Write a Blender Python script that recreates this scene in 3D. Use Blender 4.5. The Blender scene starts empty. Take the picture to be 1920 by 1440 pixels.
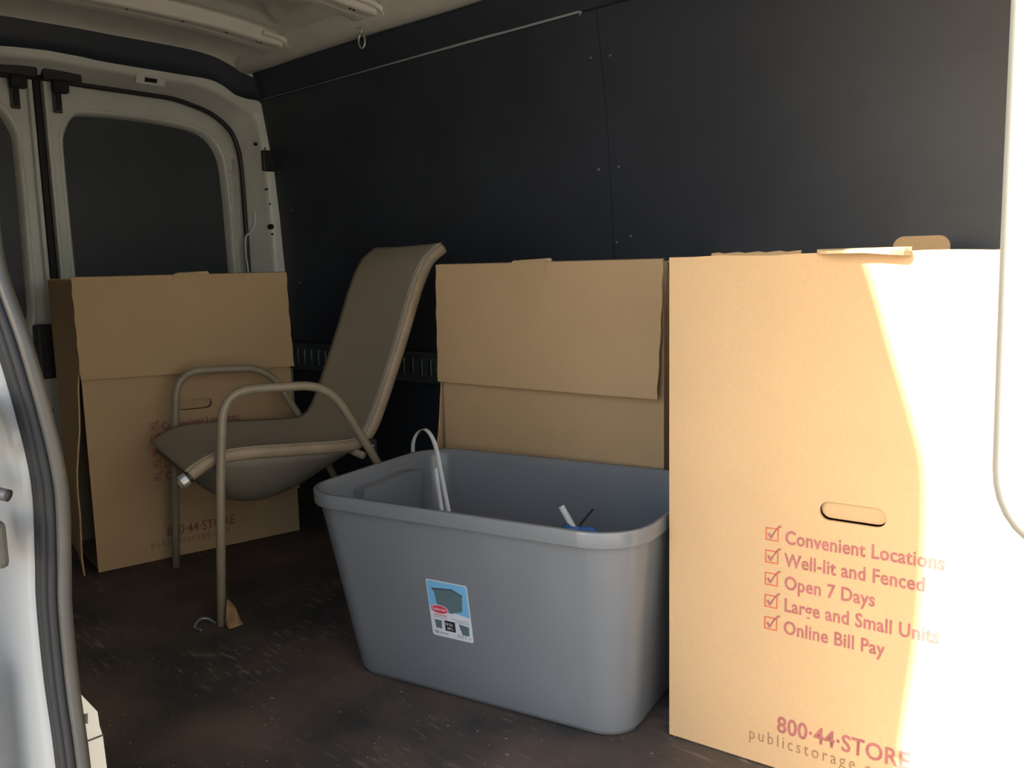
import bpy, bmesh, math, random
from mathutils import Vector, Matrix, Quaternion
random.seed(4)
sc = bpy.context.scene
COL = sc.collection

# ------------------------------------------------------------------ camera
FPX, CAMH = 1650.0, 0.95
R = ((0.7275203742, 0.0743062855, -0.6820503508),
     (0.6856738778, -0.1132014437, 0.7190526869),
     (-0.0237789501, -0.9907895887, -0.1333062356))
cam = bpy.data.cameras.new('camera')
cam.sensor_fit = 'HORIZONTAL'; cam.sensor_width = 36.0
cam.lens = 36.0 * FPX / 1920.0
cam.clip_start = 0.01; cam.clip_end = 500
camo = bpy.data.objects.new('camera', cam); COL.objects.link(camo)
camo.matrix_world = Matrix(((R[0][0], -R[0][1], -R[0][2], 0.0),
                            (R[1][0], -R[1][1], -R[1][2], 0.0),
                            (R[2][0], -R[2][1], -R[2][2], CAMH),
                            (0, 0, 0, 1)))
sc.camera = camo

# ------------------------------------------------------------------ light
SUN_DIR = Vector((0.505, 1.0, -0.522)).normalized()      # way the sunlight travels
world = bpy.data.worlds.new('sky'); sc.world = world
world.use_nodes = True
wn = world.node_tree
bg = wn.nodes['Background']
sky = wn.nodes.new('ShaderNodeTexSky')
sky.sky_type = 'NISHITA'
sky.sun_disc = False
sky.sun_elevation = math.radians(25)
sky.sun_rotation = math.atan2(-SUN_DIR.x, -SUN_DIR.y)
sky.air_density = 1.0; sky.dust_density = 2.0; sky.ozone_density = 1.0
wn.links.new(sky.outputs[0], bg.inputs[0])
bg.inputs[1].default_value = 0.42
sun = bpy.data.lights.new('sun', 'SUN')
sun.energy = 13.0; sun.angle = math.radians(0.53); sun.color = (1.0, 0.90, 0.76)
suno = bpy.data.objects.new('sun', sun); COL.objects.link(suno)
suno.rotation_mode = 'QUATERNION'
suno.rotation_quaternion = SUN_DIR.to_track_quat('-Z', 'Y')
suno.location = (-3, -5, 4)
sc.view_settings.view_transform = 'Standard'
sc.view_settings.look = 'None'
sc.view_settings.exposure = 0.72
sc.view_settings.gamma = 1.0
sc.view_settings.use_curve_mapping = False

# ------------------------------------------------------------------ materials
def mat(name, base, rough=0.5, metal=0.0, var=0.0, vscale=8.0, col2=None, bump=0.0, bscale=60.0,
        stretch=(1, 1, 1), spec=0.5, detail=4.0, lo=0.35, hi=0.65, bdist=0.002):
    m = bpy.data.materials.new(name); m.use_nodes = True
    nt = m.node_tree; b = nt.nodes['Principled BSDF']
    b.inputs['Base Color'].default_value = (*base, 1)
    b.inputs['Roughness'].default_value = rough
    b.inputs['Metallic'].default_value = metal
    b.inputs['Specular IOR Level'].default_value = spec
    tc = nt.nodes.new('ShaderNodeTexCoord')
    mp = nt.nodes.new('ShaderNodeMapping'); mp.inputs['Scale'].default_value = stretch
    nt.links.new(tc.outputs['Object'], mp.inputs[0])
    if var > 0 or col2:
        n = nt.nodes.new('ShaderNodeTexNoise'); n.inputs['Scale'].default_value = vscale
        n.inputs['Detail'].default_value = detail
        nt.links.new(mp.outputs[0], n.inputs['Vector'])
        rp = nt.nodes.new('ShaderNodeValToRGB')
        c2 = col2 or tuple(max(0, c * (1 - var)) for c in base)
        rp.color_ramp.elements[0].position = lo; rp.color_ramp.elements[1].position = hi
        rp.color_ramp.elements[0].color = (*c2, 1); rp.color_ramp.elements[1].color = (*base, 1)
        nt.links.new(n.outputs['Fac'], rp.inputs[0])
        nt.links.new(rp.outputs[0], b.inputs['Base Color'])
    if bump > 0:
        n2 = nt.nodes.new('ShaderNodeTexNoise'); n2.inputs['Scale'].default_value = bscale
        n2.inputs['Detail'].default_value = 3.0
        nt.links.new(mp.outputs[0], n2.inputs['Vector'])
        bp = nt.nodes.new('ShaderNodeBump'); bp.inputs['Strength'].default_value = bump
        bp.inputs['Distance'].default_value = bdist
        nt.links.new(n2.outputs['Fac'], bp.inputs['Height'])
        nt.links.new(bp.outputs[0], b.inputs['Normal'])
    return m

M = {}
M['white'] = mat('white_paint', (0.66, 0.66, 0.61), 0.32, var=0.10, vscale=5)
M['jamb'] = mat('jamb_white_paint', (0.34, 0.335, 0.32), 0.2, var=0.06, vscale=5)  # white paint darkened to stand in for shade at the jamb
M['roof'] = mat('roof_primer', (0.62, 0.60, 0.52), 0.5, var=0.14, vscale=6)
M['bow'] = mat('roof_bow_paint', (0.76, 0.71, 0.63), 0.42, var=0.08, vscale=7)
M['panel'] = mat('black_wall_liner', (0.034, 0.041, 0.057), 0.5, var=0.25, vscale=3, bump=0.25, bscale=190, bdist=0.001)
M['blind'] = mat('black_window_blank', (0.048, 0.053, 0.063), 0.5, var=0.15, vscale=3)
M['black'] = mat('black_plastic', (0.018, 0.019, 0.021), 0.5)
M['hole'] = mat('dark_cavity', (0.008, 0.008, 0.008), 0.9)  # near-black fill painting the shade inside holes and slots
M['rubber'] = mat('rubber_seal', (0.018, 0.018, 0.019), 0.6, spec=0.3)
M['flange'] = mat('worn_grey_flange', (0.055, 0.052, 0.045), 0.45, var=0.2, vscale=12)
M['grey_edge'] = mat('pale_panel_edge', (0.30, 0.33, 0.33), 0.5)
M['track'] = mat('dark_track_steel', (0.10, 0.12, 0.125), 0.4, metal=0.3, var=0.2)
M['lip'] = mat('worn_slot_lip', (0.30, 0.33, 0.34), 0.4, metal=0.4)  # lighter colour paints the light caught on the slot rims
M['steel'] = mat('steel', (0.55, 0.54, 0.5), 0.35, metal=0.8)
M['screw'] = mat('screw_head', (0.20, 0.21, 0.22), 0.4, metal=0.5)
M['tan_metal'] = mat('tan_painted_tube', (0.30, 0.245, 0.17), 0.38, var=0.12, vscale=20)
M['rail'] = mat('tan_sling_rail', (0.36, 0.265, 0.17), 0.5, var=0.2, vscale=15)  # near rail only: warm cardboard bounce put into the sling colour
M['tub'] = mat('grey_plastic', (0.178, 0.190, 0.206), 0.24, var=0.06, vscale=6, bump=0.06, bscale=240, bdist=0.0008)
M['strap'] = mat('white_strap_plastic', (0.68, 0.68, 0.68), 0.4)
M['bluebag'] = mat('blue_bag_film', (0.05, 0.16, 0.42), 0.2, var=0.3, vscale=30)
M['tube_white'] = mat('white_tube_plastic', (0.8, 0.8, 0.8), 0.35)
M['scrap'] = mat('brown_scrap', (0.30, 0.17, 0.08), 0.8, var=0.4, vscale=40)
M['lab_white'] = mat('label_white', (0.62, 0.63, 0.68), 0.35)
M['lab_blue'] = mat('label_blue', (0.17, 0.42, 0.66), 0.35)
M['lab_grey'] = mat('label_picture_grey', (0.10, 0.15, 0.17), 0.4)
M['lab_grey2'] = mat('label_picture_dark', (0.06, 0.09, 0.11), 0.4)
M['lab_red'] = mat('label_red', (0.62, 0.05, 0.09), 0.4)
M['lab_black'] = mat('label_black', (0.02, 0.02, 0.025), 0.4)
M['lab_text'] = mat('label_small_print', (0.32, 0.32, 0.34), 0.5)
M['print_maroon'] = mat('maroon_print', (0.34, 0.115, 0.11), 0.8, var=0.2, vscale=60)
M['print_red'] = mat('red_print', (0.50, 0.11, 0.06), 0.8, var=0.2, vscale=60)
M['print_faint'] = mat('faint_brown_print', (0.27, 0.16, 0.09), 0.8, var=0.2, vscale=60)
M['ground'] = mat('pale_concrete_ground', (0.42, 0.40, 0.37), 0.9, var=0.25, vscale=2)
M['bar'] = mat('brushed_pale_metal', (0.45, 0.46, 0.44), 0.38, metal=0.9, var=0.1)  # white bar given a grey metal colour so its shading shows
M['chrome'] = mat('scuffed_metal_cap', (0.6, 0.6, 0.58), 0.3, metal=0.6)

def cardboard(name, base, fl=0.25):
    m = bpy.data.materials.new(name); m.use_nodes = True
    nt = m.node_tree; b = nt.nodes['Principled BSDF']
    b.inputs['Roughness'].default_value = 0.85; b.inputs['Specular IOR Level'].default_value = 0.2
    tc = nt.nodes.new('ShaderNodeTexCoord')
    n1 = nt.nodes.new('ShaderNodeTexNoise'); n1.inputs['Scale'].default_value = 3.0; n1.inputs['Detail'].default_value = 3
    n2 = nt.nodes.new('ShaderNodeTexNoise'); n2.inputs['Scale'].default_value = 180.0; n2.inputs['Detail'].default_value = 2
    mp = nt.nodes.new('ShaderNodeMapping'); mp.inputs['Scale'].default_value = (160, 160, 2.5)
    n3 = nt.nodes.new('ShaderNodeTexNoise'); n3.inputs['Scale'].default_value = 1.0; n3.inputs['Detail'].default_value = 1
    for n in (n1, n2): nt.links.new(tc.outputs['Object'], n.inputs['Vector'])
    nt.links.new(tc.outputs['Object'], mp.inputs[0]); nt.links.new(mp.outputs[0], n3.inputs['Vector'])
    a = nt.nodes.new('ShaderNodeMixRGB'); a.inputs[1].default_value = (*[c * 0.86 for c in base], 1); a.inputs[2].default_value = (*[c * 1.10 for c in base], 1)
    nt.links.new(n1.outputs['Fac'], a.inputs[0])
    c = nt.nodes.new('ShaderNodeMixRGB'); c.blend_type = 'MULTIPLY'; c.inputs[0].default_value = 0.16
    nt.links.new(a.outputs[0], c.inputs[1]); nt.links.new(n2.outputs['Color'], c.inputs[2])
    nt.links.new(c.outputs[0], b.inputs['Base Color'])
    bp = nt.nodes.new('ShaderNodeBump'); bp.inputs['Strength'].default_value = fl; bp.inputs['Distance'].default_value = 0.0006
    nt.links.new(n3.outputs['Fac'], bp.inputs['Height'])
    n4 = nt.nodes.new('ShaderNodeTexNoise'); n4.inputs['Scale'].default_value = 5.0; n4.inputs['Detail'].default_value = 2
    nt.links.new(tc.outputs['Object'], n4.inputs['Vector'])
    bp2 = nt.nodes.new('ShaderNodeBump'); bp2.inputs['Strength'].default_value = 0.35; bp2.inputs['Distance'].default_value = 0.012
    nt.links.new(n4.outputs['Fac'], bp2.inputs['Height']); nt.links.new(bp.outputs[0], bp2.inputs['Normal'])
    nt.links.new(bp2.outputs[0], b.inputs['Normal'])
    return m
M['card'] = cardboard('kraft_cardboard', (0.52, 0.355, 0.20))
M['card_edge'] = cardboard('cardboard_edge', (0.60, 0.44, 0.26), 0.6)

def fabric():
    m = mat('taupe_sling_fabric', (0.235, 0.205, 0.165), 0.8, spec=0.2)
    nt = m.node_tree; b = nt.nodes['Principled BSDF']
    tc = nt.nodes['Texture Coordinate']
    ck = nt.nodes.new('ShaderNodeTexChecker'); ck.inputs['Scale'].default_value = 420
    ck.inputs[1].default_value = (0.42, 0.365, 0.29, 1); ck.inputs[2].default_value = (0.35, 0.30, 0.24, 1)
    nt.links.new(tc.outputs['Object'], ck.inputs[0]); nt.links.new(ck.outputs[0], b.inputs['Base Color'])
    return m
M['sling'] = fabric()
M['sling_under'] = mat('taupe_underlayer_fabric', (0.25, 0.215, 0.165), 0.9, spec=0.1, var=0.08, vscale=30)

def floor_material():
    m = bpy.data.materials.new('worn_dark_floor'); m.use_nodes = True
    nt = m.node_tree; b = nt.nodes['Principled BSDF']
    b.inputs['Roughness'].default_value = 0.62; b.inputs['Specular IOR Level'].default_value = 0.35
    tc = nt.nodes.new('ShaderNodeTexCoord')
    def noise(scale, det, vec=None):
        n = nt.nodes.new('ShaderNodeTexNoise'); n.inputs['Scale'].default_value = scale; n.inputs['Detail'].default_value = det
        nt.links.new(vec or tc.outputs['Object'], n.inputs['Vector']); return n
    def ramp(n, a, c, ca, cc):
        r = nt.nodes.new('ShaderNodeValToRGB'); e = r.color_ramp.elements
        e[0].position = a; e[1].position = c; e[0].color = (*ca, 1); e[1].color = (*cc, 1)
        nt.links.new(n.outputs['Fac'], r.inputs[0]); return r
    base = ramp(noise(2.6, 6), 0.40, 0.62, (0.040, 0.039, 0.037), (0.13, 0.092, 0.076))
    mp = nt.nodes.new('ShaderNodeMapping'); mp.inputs['Scale'].default_value = (14, 70, 1); mp.inputs['Rotation'].default_value = (0, 0, 0.25)
    nt.links.new(tc.outputs['Object'], mp.inputs[0])
    scr = ramp(noise(1.0, 3, mp.outputs[0]), 0.55, 0.68, (0, 0, 0), (1, 1, 1))
    pat = ramp(noise(2.2, 3), 0.46, 0.60, (0, 0, 0), (0.7, 0.7, 0.7))
    mul = nt.nodes.new('ShaderNodeMixRGB'); mul.blend_type = 'MULTIPLY'; mul.inputs[0].default_value = 1
    nt.links.new(scr.outputs[0], mul.inputs[1]); nt.links.new(pat.outputs[0], mul.inputs[2])
    mx = nt.nodes.new('ShaderNodeMixRGB'); mx.inputs[2].default_value = (0.26, 0.23, 0.18, 1)
    nt.links.new(mul.outputs[0], mx.inputs[0]); nt.links.new(base.outputs[0], mx.inputs[1])
    spk = ramp(noise(95, 1), 0.74, 0.76, (0, 0, 0), (1, 1, 1))
    mx2 = nt.nodes.new('ShaderNodeMixRGB'); mx2.inputs[2].default_value = (0.40, 0.36, 0.28, 1)
    nt.links.new(spk.outputs[0], mx2.inputs[0]); nt.links.new(mx.outputs[0], mx2.inputs[1])
    nt.links.new(mx2.outputs[0], b.inputs['Base Color'])
    bp = nt.nodes.new('ShaderNodeBump'); bp.inputs['Strength'].default_value = 0.3; bp.inputs['Distance'].default_value = 0.003
    nt.links.new(noise(40, 4).outputs['Fac'], bp.inputs['Height']); nt.links.new(bp.outputs[0], b.inputs['Normal'])
    return m
M['floor'] = floor_material()

# ------------------------------------------------------------------ helpers
ORG = {}
def V(*a): return Vector(a)
def link(name, me, m, parent=None, smooth=False):
    o = bpy.data.objects.new(name, me); COL.objects.link(o)
    if m is not None: me.materials.append(M[m] if isinstance(m, str) else m)
    if smooth:
        for p in me.polygons: p.use_smooth = True
    if parent is not None:
        o.parent = parent; ORG[o.name] = ORG[parent.name]
    else:
        ORG[o.name] = Vector((0, 0, 0))
    return o
def mesh(name, verts, faces, m, parent=None, smooth=False, recalc=True):
    """verts in world coordinates; one mesh object"""
    org = ORG[parent.name] if parent is not None else Vector((0, 0, 0))
    me = bpy.data.meshes.new(name)
    me.from_pydata([tuple(Vector(v) - org) for v in verts], [], faces)
    if recalc:
        bm = bmesh.new(); bm.from_mesh(me); bmesh.ops.recalc_face_normals(bm, faces=bm.faces[:]); bm.to_mesh(me); bm.free()
    me.update()
    return link(name, me, m, parent, smooth)
def thing(name, label, cat, loc, group=None, kind=None):
    o = bpy.data.objects.new(name, None); COL.objects.link(o)
    o.empty_display_size = 0.1; o.location = loc; ORG[o.name] = Vector(loc)
    tag(o, label, cat, group, kind)
    return o
def tag(o, label=None, cat=None, group=None, kind=None):
    if label: o['label'] = label
    if cat: o['category'] = cat
    if group: o['group'] = group
    if kind: o['kind'] = kind
    return o
class MB:
    """collects boxes / tubes / plates in world coordinates"""
    def __init__(s): s.v = []; s.f = []
    def add(s, v, f):
        k = len(s.v); s.v += [Vector(x) for x in v]; s.f += [tuple(i + k for i in q) for q in f]; return s
    def obox(s, c, ax, ay, az):
        c = Vector(c); ax, ay, az = Vector(ax), Vector(ay), Vector(az)
        v = [c + ax * i + ay * j + az * k for k in (-1, 1) for j in (-1, 1) for i in (-1, 1)]
        return s.add(v, [(0, 2, 3, 1), (4, 5, 7, 6), (0, 1, 5, 4), (2, 6, 7, 3), (0, 4, 6, 2), (1, 3, 7, 5)])
    def box(s, lo, hi):
        lo, hi = Vector(lo), Vector(hi); c = (lo + hi) / 2; d = (hi - lo) / 2
        return s.obox(c, (d.x, 0, 0), (0, d.y, 0), (0, 0, d.z))
    def tube(s, pts, r, n=12, caps=True, flat=1.0, up=None):
        pts = [Vector(p) for p in pts]; rings = []
        t0 = (pts[1] - pts[0]).normalized()
        a = Vector(up) if up else (Vector((0, 0, 1)) if abs(t0.z) < 0.9 else Vector((1, 0, 0)))
        for i, p in enumerate(pts):
            t = (pts[min(i + 1, len(pts) - 1)] - pts[max(i - 1, 0)]).normalized()
            a = (a - t * a.dot(t)).normalized(); b = t.cross(a)
            rr = r[i] if isinstance(r, (list, tuple)) else r
            rings.append([p + a * math.cos(2 * math.pi * k / n) * rr + b * math.sin(2 * math.pi * k / n) * rr * flat for k in range(n)])
        v = [q for g in rings for q in g]
        f = [(i * n + k, i * n + (k + 1) % n, (i + 1) * n + (k + 1) % n, (i + 1) * n + k) for i in range(len(pts) - 1) for k in range(n)]
        if caps: f += [tuple(range(n))[::-1], tuple((len(pts) - 1) * n + k for k in range(n))]
        return s.add(v, f)
    def grid(s, rows):
        n = len(rows[0]); v = [p for r in rows for p in r]
        return s.add(v, [(i * n + k, i * n + k + 1, (i + 1) * n + k + 1, (i + 1) * n + k) for i in range(len(rows) - 1) for k in range(n - 1)])
    def build(s, name, m, parent=None, smooth=False, bevel=0.0, recalc=True):
        o = mesh(name, s.v, s.f, m, parent, smooth, recalc)
        if bevel:
            md = o.modifiers.new('bevel', 'BEVEL'); md.width = bevel; md.segments = 2; md.limit_method = 'ANGLE'
        return o
def smooth_pts(pts, n=6):
    """Catmull-Rom through the points"""
    P = [Vector(p) for p in pts]; out = []
    for i in range(len(P) - 1):
        p0, p1, p2, p3 = P[max(i - 1, 0)], P[i], P[i + 1], P[min(i + 2, len(P) - 1)]
        for k in range(n):
            t = k / n
            out.append(0.5 * ((2 * p1) + (p2 - p0) * t + (2 * p0 - 5 * p1 + 4 * p2 - p3) * t * t + (3 * p1 - p0 - 3 * p2 + p3) * t ** 3))
    out.append(P[-1]); return out
def rounded(pts, rad, n=6):
    """polyline with corners rounded to radius rad"""
    P = [Vector(p) for p in pts]; out = [P[0]]
    for i in range(1, len(P) - 1):
        a = (P[i - 1] - P[i]); b = (P[i + 1] - P[i])
        r = min(rad, a.length * 0.48, b.length * 0.48)
        A = P[i] + a.normalized() * r; B = P[i] + b.normalized() * r
        for k in range(n + 1):
            t = k / n; out.append(A * (1 - t) ** 2 + P[i] * 2 * t * (1 - t) + B * t * t)
    out.append(P[-1]); return out
def rrect(x0, y0, x1, y1, r, n=5):
    out = []
    for cx, cy, a in ((x1 - r, y0 + r, -90), (x1 - r, y1 - r, 0), (x0 + r, y1 - r, 90), (x0 + r, y0 + r, 180)):
        for k in range(n + 1):
            t = math.radians(a + 90 * k / n); out.append((cx + r * math.cos(t), cy + r * math.sin(t)))
    return out
def plate(name, outline, holes, org, U, Vv, thick, m, parent=None, edge=None):
    """flat sheet with holes; org + u*U + v*Vv, thickness along U x Vv (from 0 to thick)"""
    org, U, Vv = Vector(org), Vector(U).normalized(), Vector(Vv).normalized(); N = U.cross(Vv).normalized()
    bm = bmesh.new(); loops = []
    for lp in [outline] + list(holes):
        vs = [bm.verts.new(org + U * a + Vv * b) for a, b in lp]
        loops.append([bm.edges.new((vs[i], vs[(i + 1) % len(vs)])) for i in range(len(vs))])
    bmesh.ops.triangle_fill(bm, use_beauty=True, use_dissolve=False, edges=[e for l in loops for e in l], normal=N)
    if thick:
        r = bmesh.ops.extrude_face_region(bm, geom=bm.faces[:])
        bmesh.ops.translate(bm, vec=N * thick, verts=[g for g in r['geom'] if isinstance(g, bmesh.types.BMVert)])
    bmesh.ops.recalc_face_normals(bm, faces=bm.faces[:])
    po = ORG[parent.name] if parent is not None else Vector((0, 0, 0))
    bmesh.ops.translate(bm, vec=-po, verts=bm.verts[:])
    me = bpy.data.meshes.new(name); bm.to_mesh(me); bm.free()
    o = link(name, me, m, parent)
    return o
def text(name, body, org, U, Vv, size, m, parent, xs=1.0, bold=0.0, off=0.0008, spacing=1.0):
    cu = bpy.data.curves.new(name, 'FONT'); cu.body = body; cu.size = size; cu.offset = bold; cu.space_character = spacing
    cu.resolution_u = 3
    to = bpy.data.objects.new('tmp', cu); COL.objects.link(to)
    dg = bpy.context.evaluated_depsgraph_get(); dg.update()
    me = bpy.data.meshes.new_from_object(to.evaluated_get(dg))
    bpy.data.objects.remove(to); bpy.data.curves.remove(cu)
    me.materials.clear(); me.name = name
    org, U, Vv = Vector(org), Vector(U).normalized(), Vector(Vv).normalized(); N = U.cross(Vv)
    po = ORG[parent.name]
    for v in me.vertices: v.co = org + U * (v.co.x * xs) + Vv * v.co.y + N * off - po
    return link(name, me, m, parent)

X3 = Vector((1, 0, 0)); Y3 = Vector((0, 1, 0)); Z3 = Vector((0, 0, 1))
YC = 1.21                                   # centre line of the van
def mir(y): return 2 * YC - y

# ================================================================== the van shell
# ---- floor
fl = MB().box((-3.5, 0.36, -0.05), (-0.04, 2.16, 0.0)).build('floor', 'floor'); tag(fl, 'worn dark van load floor with dust and scuffs', 'floor', kind='structure')
gr = MB().box((-14, -14, -0.70), (12, 12, -0.66)).build('ground', 'ground'); tag(gr, 'pale concrete ground outside the van', 'ground', kind='structure')

# ---- far wall : two tall black liner panels that lean in with the body, lower liner, slotted track
def wy(z):
    P = [(-0.1, 2.105), (0.50, 2.105), (0.741, 2.10), (1.05, 2.088), (1.367, 2.065), (1.65, 2.02)]
    for (a, ya), (b, yb) in zip(P, P[1:]):
        if z <= b: return ya + (yb - ya) * (z - a) / (b - a)
    return P[-1][1]
wl = MB(); zs = [-0.05, 0.5, 0.74, 1.05, 1.367, 1.66]
wl.grid([[V(x, wy(z) + 0.012, z) for z in zs] for x in (-3.5, -0.04)]); wl.grid([[V(x, wy(z) + 0.05, z) for z in zs] for x in (-3.5, -0.04)])
wall_left = wl.build('wall_left', 'panel', recalc=False); tag(wall_left, 'far side wall of the van lined in black board', 'wall', kind='structure')
def liner(name, x0, x1, z0, z1):
    zz = [z0] + [z for z in (0.741, 1.05, 1.367) if z0 < z < z1] + [z1]
    m = MB(); fr = [[V(x, wy(z), z) for z in zz] for x in (x0, x1)]; bk = [[V(x, wy(z) + 0.008, z) for z in zz] for x in (x0, x1)]
    m.grid(fr); m.grid(bk); n = len(zz)
    m.add([fr[0][-1], fr[1][-1], bk[1][-1], bk[0][-1]], [(0, 1, 2, 3)]); m.add([fr[0][0], fr[1][0], bk[1][0], bk[0][0]], [(0, 1, 2, 3)])
    for i in (0, 1): m.grid([fr[i], bk[i]])
    return m.build(name, 'panel', wall_left)
liner('liner_panel', -3.34, -1.564, 0.655, 1.645); liner('liner_panel', -1.5615, -0.05, 0.655, 1.645)
liner('lower_liner_panel', -3.34, -1.566, 0.0, 0.528); liner('lower_liner_panel', -1.560, -0.05, 0.0, 0.528)
scr_me = None
for x, z in [(-1.597, 1.525), (-1.601, 1.22), (-1.53, 1.221), (-1.498, 1.026), (-1.549, 1.009), (-1.60, 0.86), (-1.53, 1.52), (-1.53, 0.86), (-3.2, 1.2), (-3.2, 0.9)]:
    y = wy(z)
    if scr_me is None:
        o = MB().tube([(0, 0.003, 0), (0, -0.003, 0), (0, -0.0045, 0)], [0.0042, 0.0042, 0.0025], 10).build('screw', 'screw', wall_left); scr_me = o.data
    else:
        o = link('screw', scr_me, None, wall_left)
    o.location = (x, y, z)
# pale exposed top edge of the liner
m = MB(); xs = [-3.30 + (3.30 - 1.62) * i / 24 for i in range(25)]
def eh(x):
    t = (x + 3.30) / (3.30 - 1.62)
    return 0.0018 + 0.006 * max(0, min(1, (t - 0.25) / 0.5)) * (1 if t < 0.83 else 0.75)
m.grid([[V(x, wy(1.645) - 0.003, 1.646) for x in xs], [V(x, wy(1.645) - 0.005, 1.646 + eh(x)) for x in xs], [V(x, 2.03, 1.647 + eh(x)) for x in xs]])
m.box((-1.6215, wy(1.64) - 0.003, 1.640), (-1.618, wy(1.64) + 0.01, 1.652))
tag(m.build('trim_1', 'grey_edge', recalc=False), 'thin pale edge strip along the top of the black wall liner', 'trim', kind='structure')
# slotted load track
TZ0, TZ1 = 0.534, 0.646
tr = thing('trim_2', 'dark slotted load tie track along the far wall', 'track', (-1.7, 2.1, 0.5), kind='structure')
slots = [(-3.231 + 0.05 * k) for k in range(62)]
plate('track_face', [(-3.32, TZ0 + 0.016), (-0.06, TZ0 + 0.016), (-0.06, TZ1 - 0.012), (-3.32, TZ1 - 0.012)],
      [rrect(x - 0.009, 0.563, x + 0.009, 0.622, 0.004, 2) for x in slots], (0, 2.086, 0), X3, Z3, 0.003, 'track', tr)
for z0, z1 in ((TZ0, TZ0 + 0.018), (TZ1 - 0.014, TZ1)):
    MB().box((-3.32, 2.079, z0), (-0.06, 2.104, z1)).build('track_flange', 'track', tr, bevel=0.003)
MB().box((-3.32, 2.1, TZ0), (-0.06, 2.106, TZ1)).build('track_back', 'hole', tr)
lipme = None
for x in slots:
    if lipme is None:
        a = MB().tube([(0, -0.002, -0.030), (0, -0.005, -0.024), (0, -0.005, 0.024), (0, -0.002, 0.030)], 0.0032, 8)
        o = a.build('slot_lip', 'lip', None, True); lipme = o.data; o.parent = tr
    else:
        o = link('slot_lip', lipme, None, tr)
    o.location = Vector((x + 0.010, 2.084, 0.5925)) - ORG[tr.name]

# ---- black cove between liner and roof, both sides
for sgn in (0, 1):
    prof = [(2.045, 1.640), (2.022, 1.653), (2.000, 1.690), (1.978, 1.735), (1.966, 1.744), (2.06, 1.80)]
    if sgn: prof = [(mir(y), z) for y, z in prof]
    m = MB().grid([[V(-3.34, y, z) for y, z in prof], [V(-0.04, y, z) for y, z in prof]])
    tag(m.build('trim_%d' % (3 + sgn), 'panel', smooth=False, recalc=False), 'black cove trim between %s wall and roof' % ('near' if sgn else 'far'), 'trim', kind='structure')

# ---- roof
def arch(y): return 1.850 - 0.045 * abs((y - YC) / 0.70) ** 3
BOWS = [(-3.020, -2.915), (-2.455, -2.360), (-1.895, -1.80), (-1.335, -1.24), (-0.775, -0.68)]
def roofz(x, y):
    z = arch(y)
    for (a0, a1), (b0, b1) in zip(BOWS, BOWS[1:] + [(-0.255, -0.165)]):
        if a1 < x < b0:
            u = (x - a1) / (b0 - a1); v = (y - 0.52) / 1.38
            if 0 < v < 1:
                e = min(u, 1 - u, v * 2.4, (1 - v) * 2.4)
                z += 0.024 * max(0, min(1, (e - 0.06) / 0.07))
                vv = (v * 3) % 1.0
                d = min(abs(u - vv), abs(u - (1 - vv)))
                if e > 0.12: z -= 0.024 * max(0, 1 - d / 0.09)
    return z
nx, ny = 150, 90
rows = [[V(-3.36 + 3.32 * i / nx, 0.50 + 1.42 * j / ny, roofz(-3.36 + 3.32 * i / nx, 0.50 + 1.42 * j / ny)) for j in range(ny + 1)] for i in range(nx + 1)]
m = MB().grid(rows); m.grid([[V(x, y, 1.90) for y in (0.25, 2.17)] for x in (-3.6, 0.0)])
ceil = m.build('ceiling', 'roof', smooth=True, recalc=False); tag(ceil, 'bare painted steel van roof with stamped ribs', 'roof', kind='structure')
for sgn in (0, 1):
    prof = [(1.968, 1.743), (1.955, 1.738), (1.925, 1.741), (1.902, 1.757), (1.888, 1.775), (1.882, 1.83)]
    if sgn: prof = [(mir(y), z) for y, z in prof]
    xs = [-3.34 + 3.3 * i / 60 for i in range(61)]
    MB().grid([[V(x, y + (0.004 * math.sin(x * 9) if k in (0, 1) else 0), z + (0.003 * math.sin(x * 7 + 1) if k < 3 else 0)) for k, (y, z) in enumerate(prof)] for x in xs]).build('side_rail', 'roof', ceil, True, recalc=False)
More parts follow.
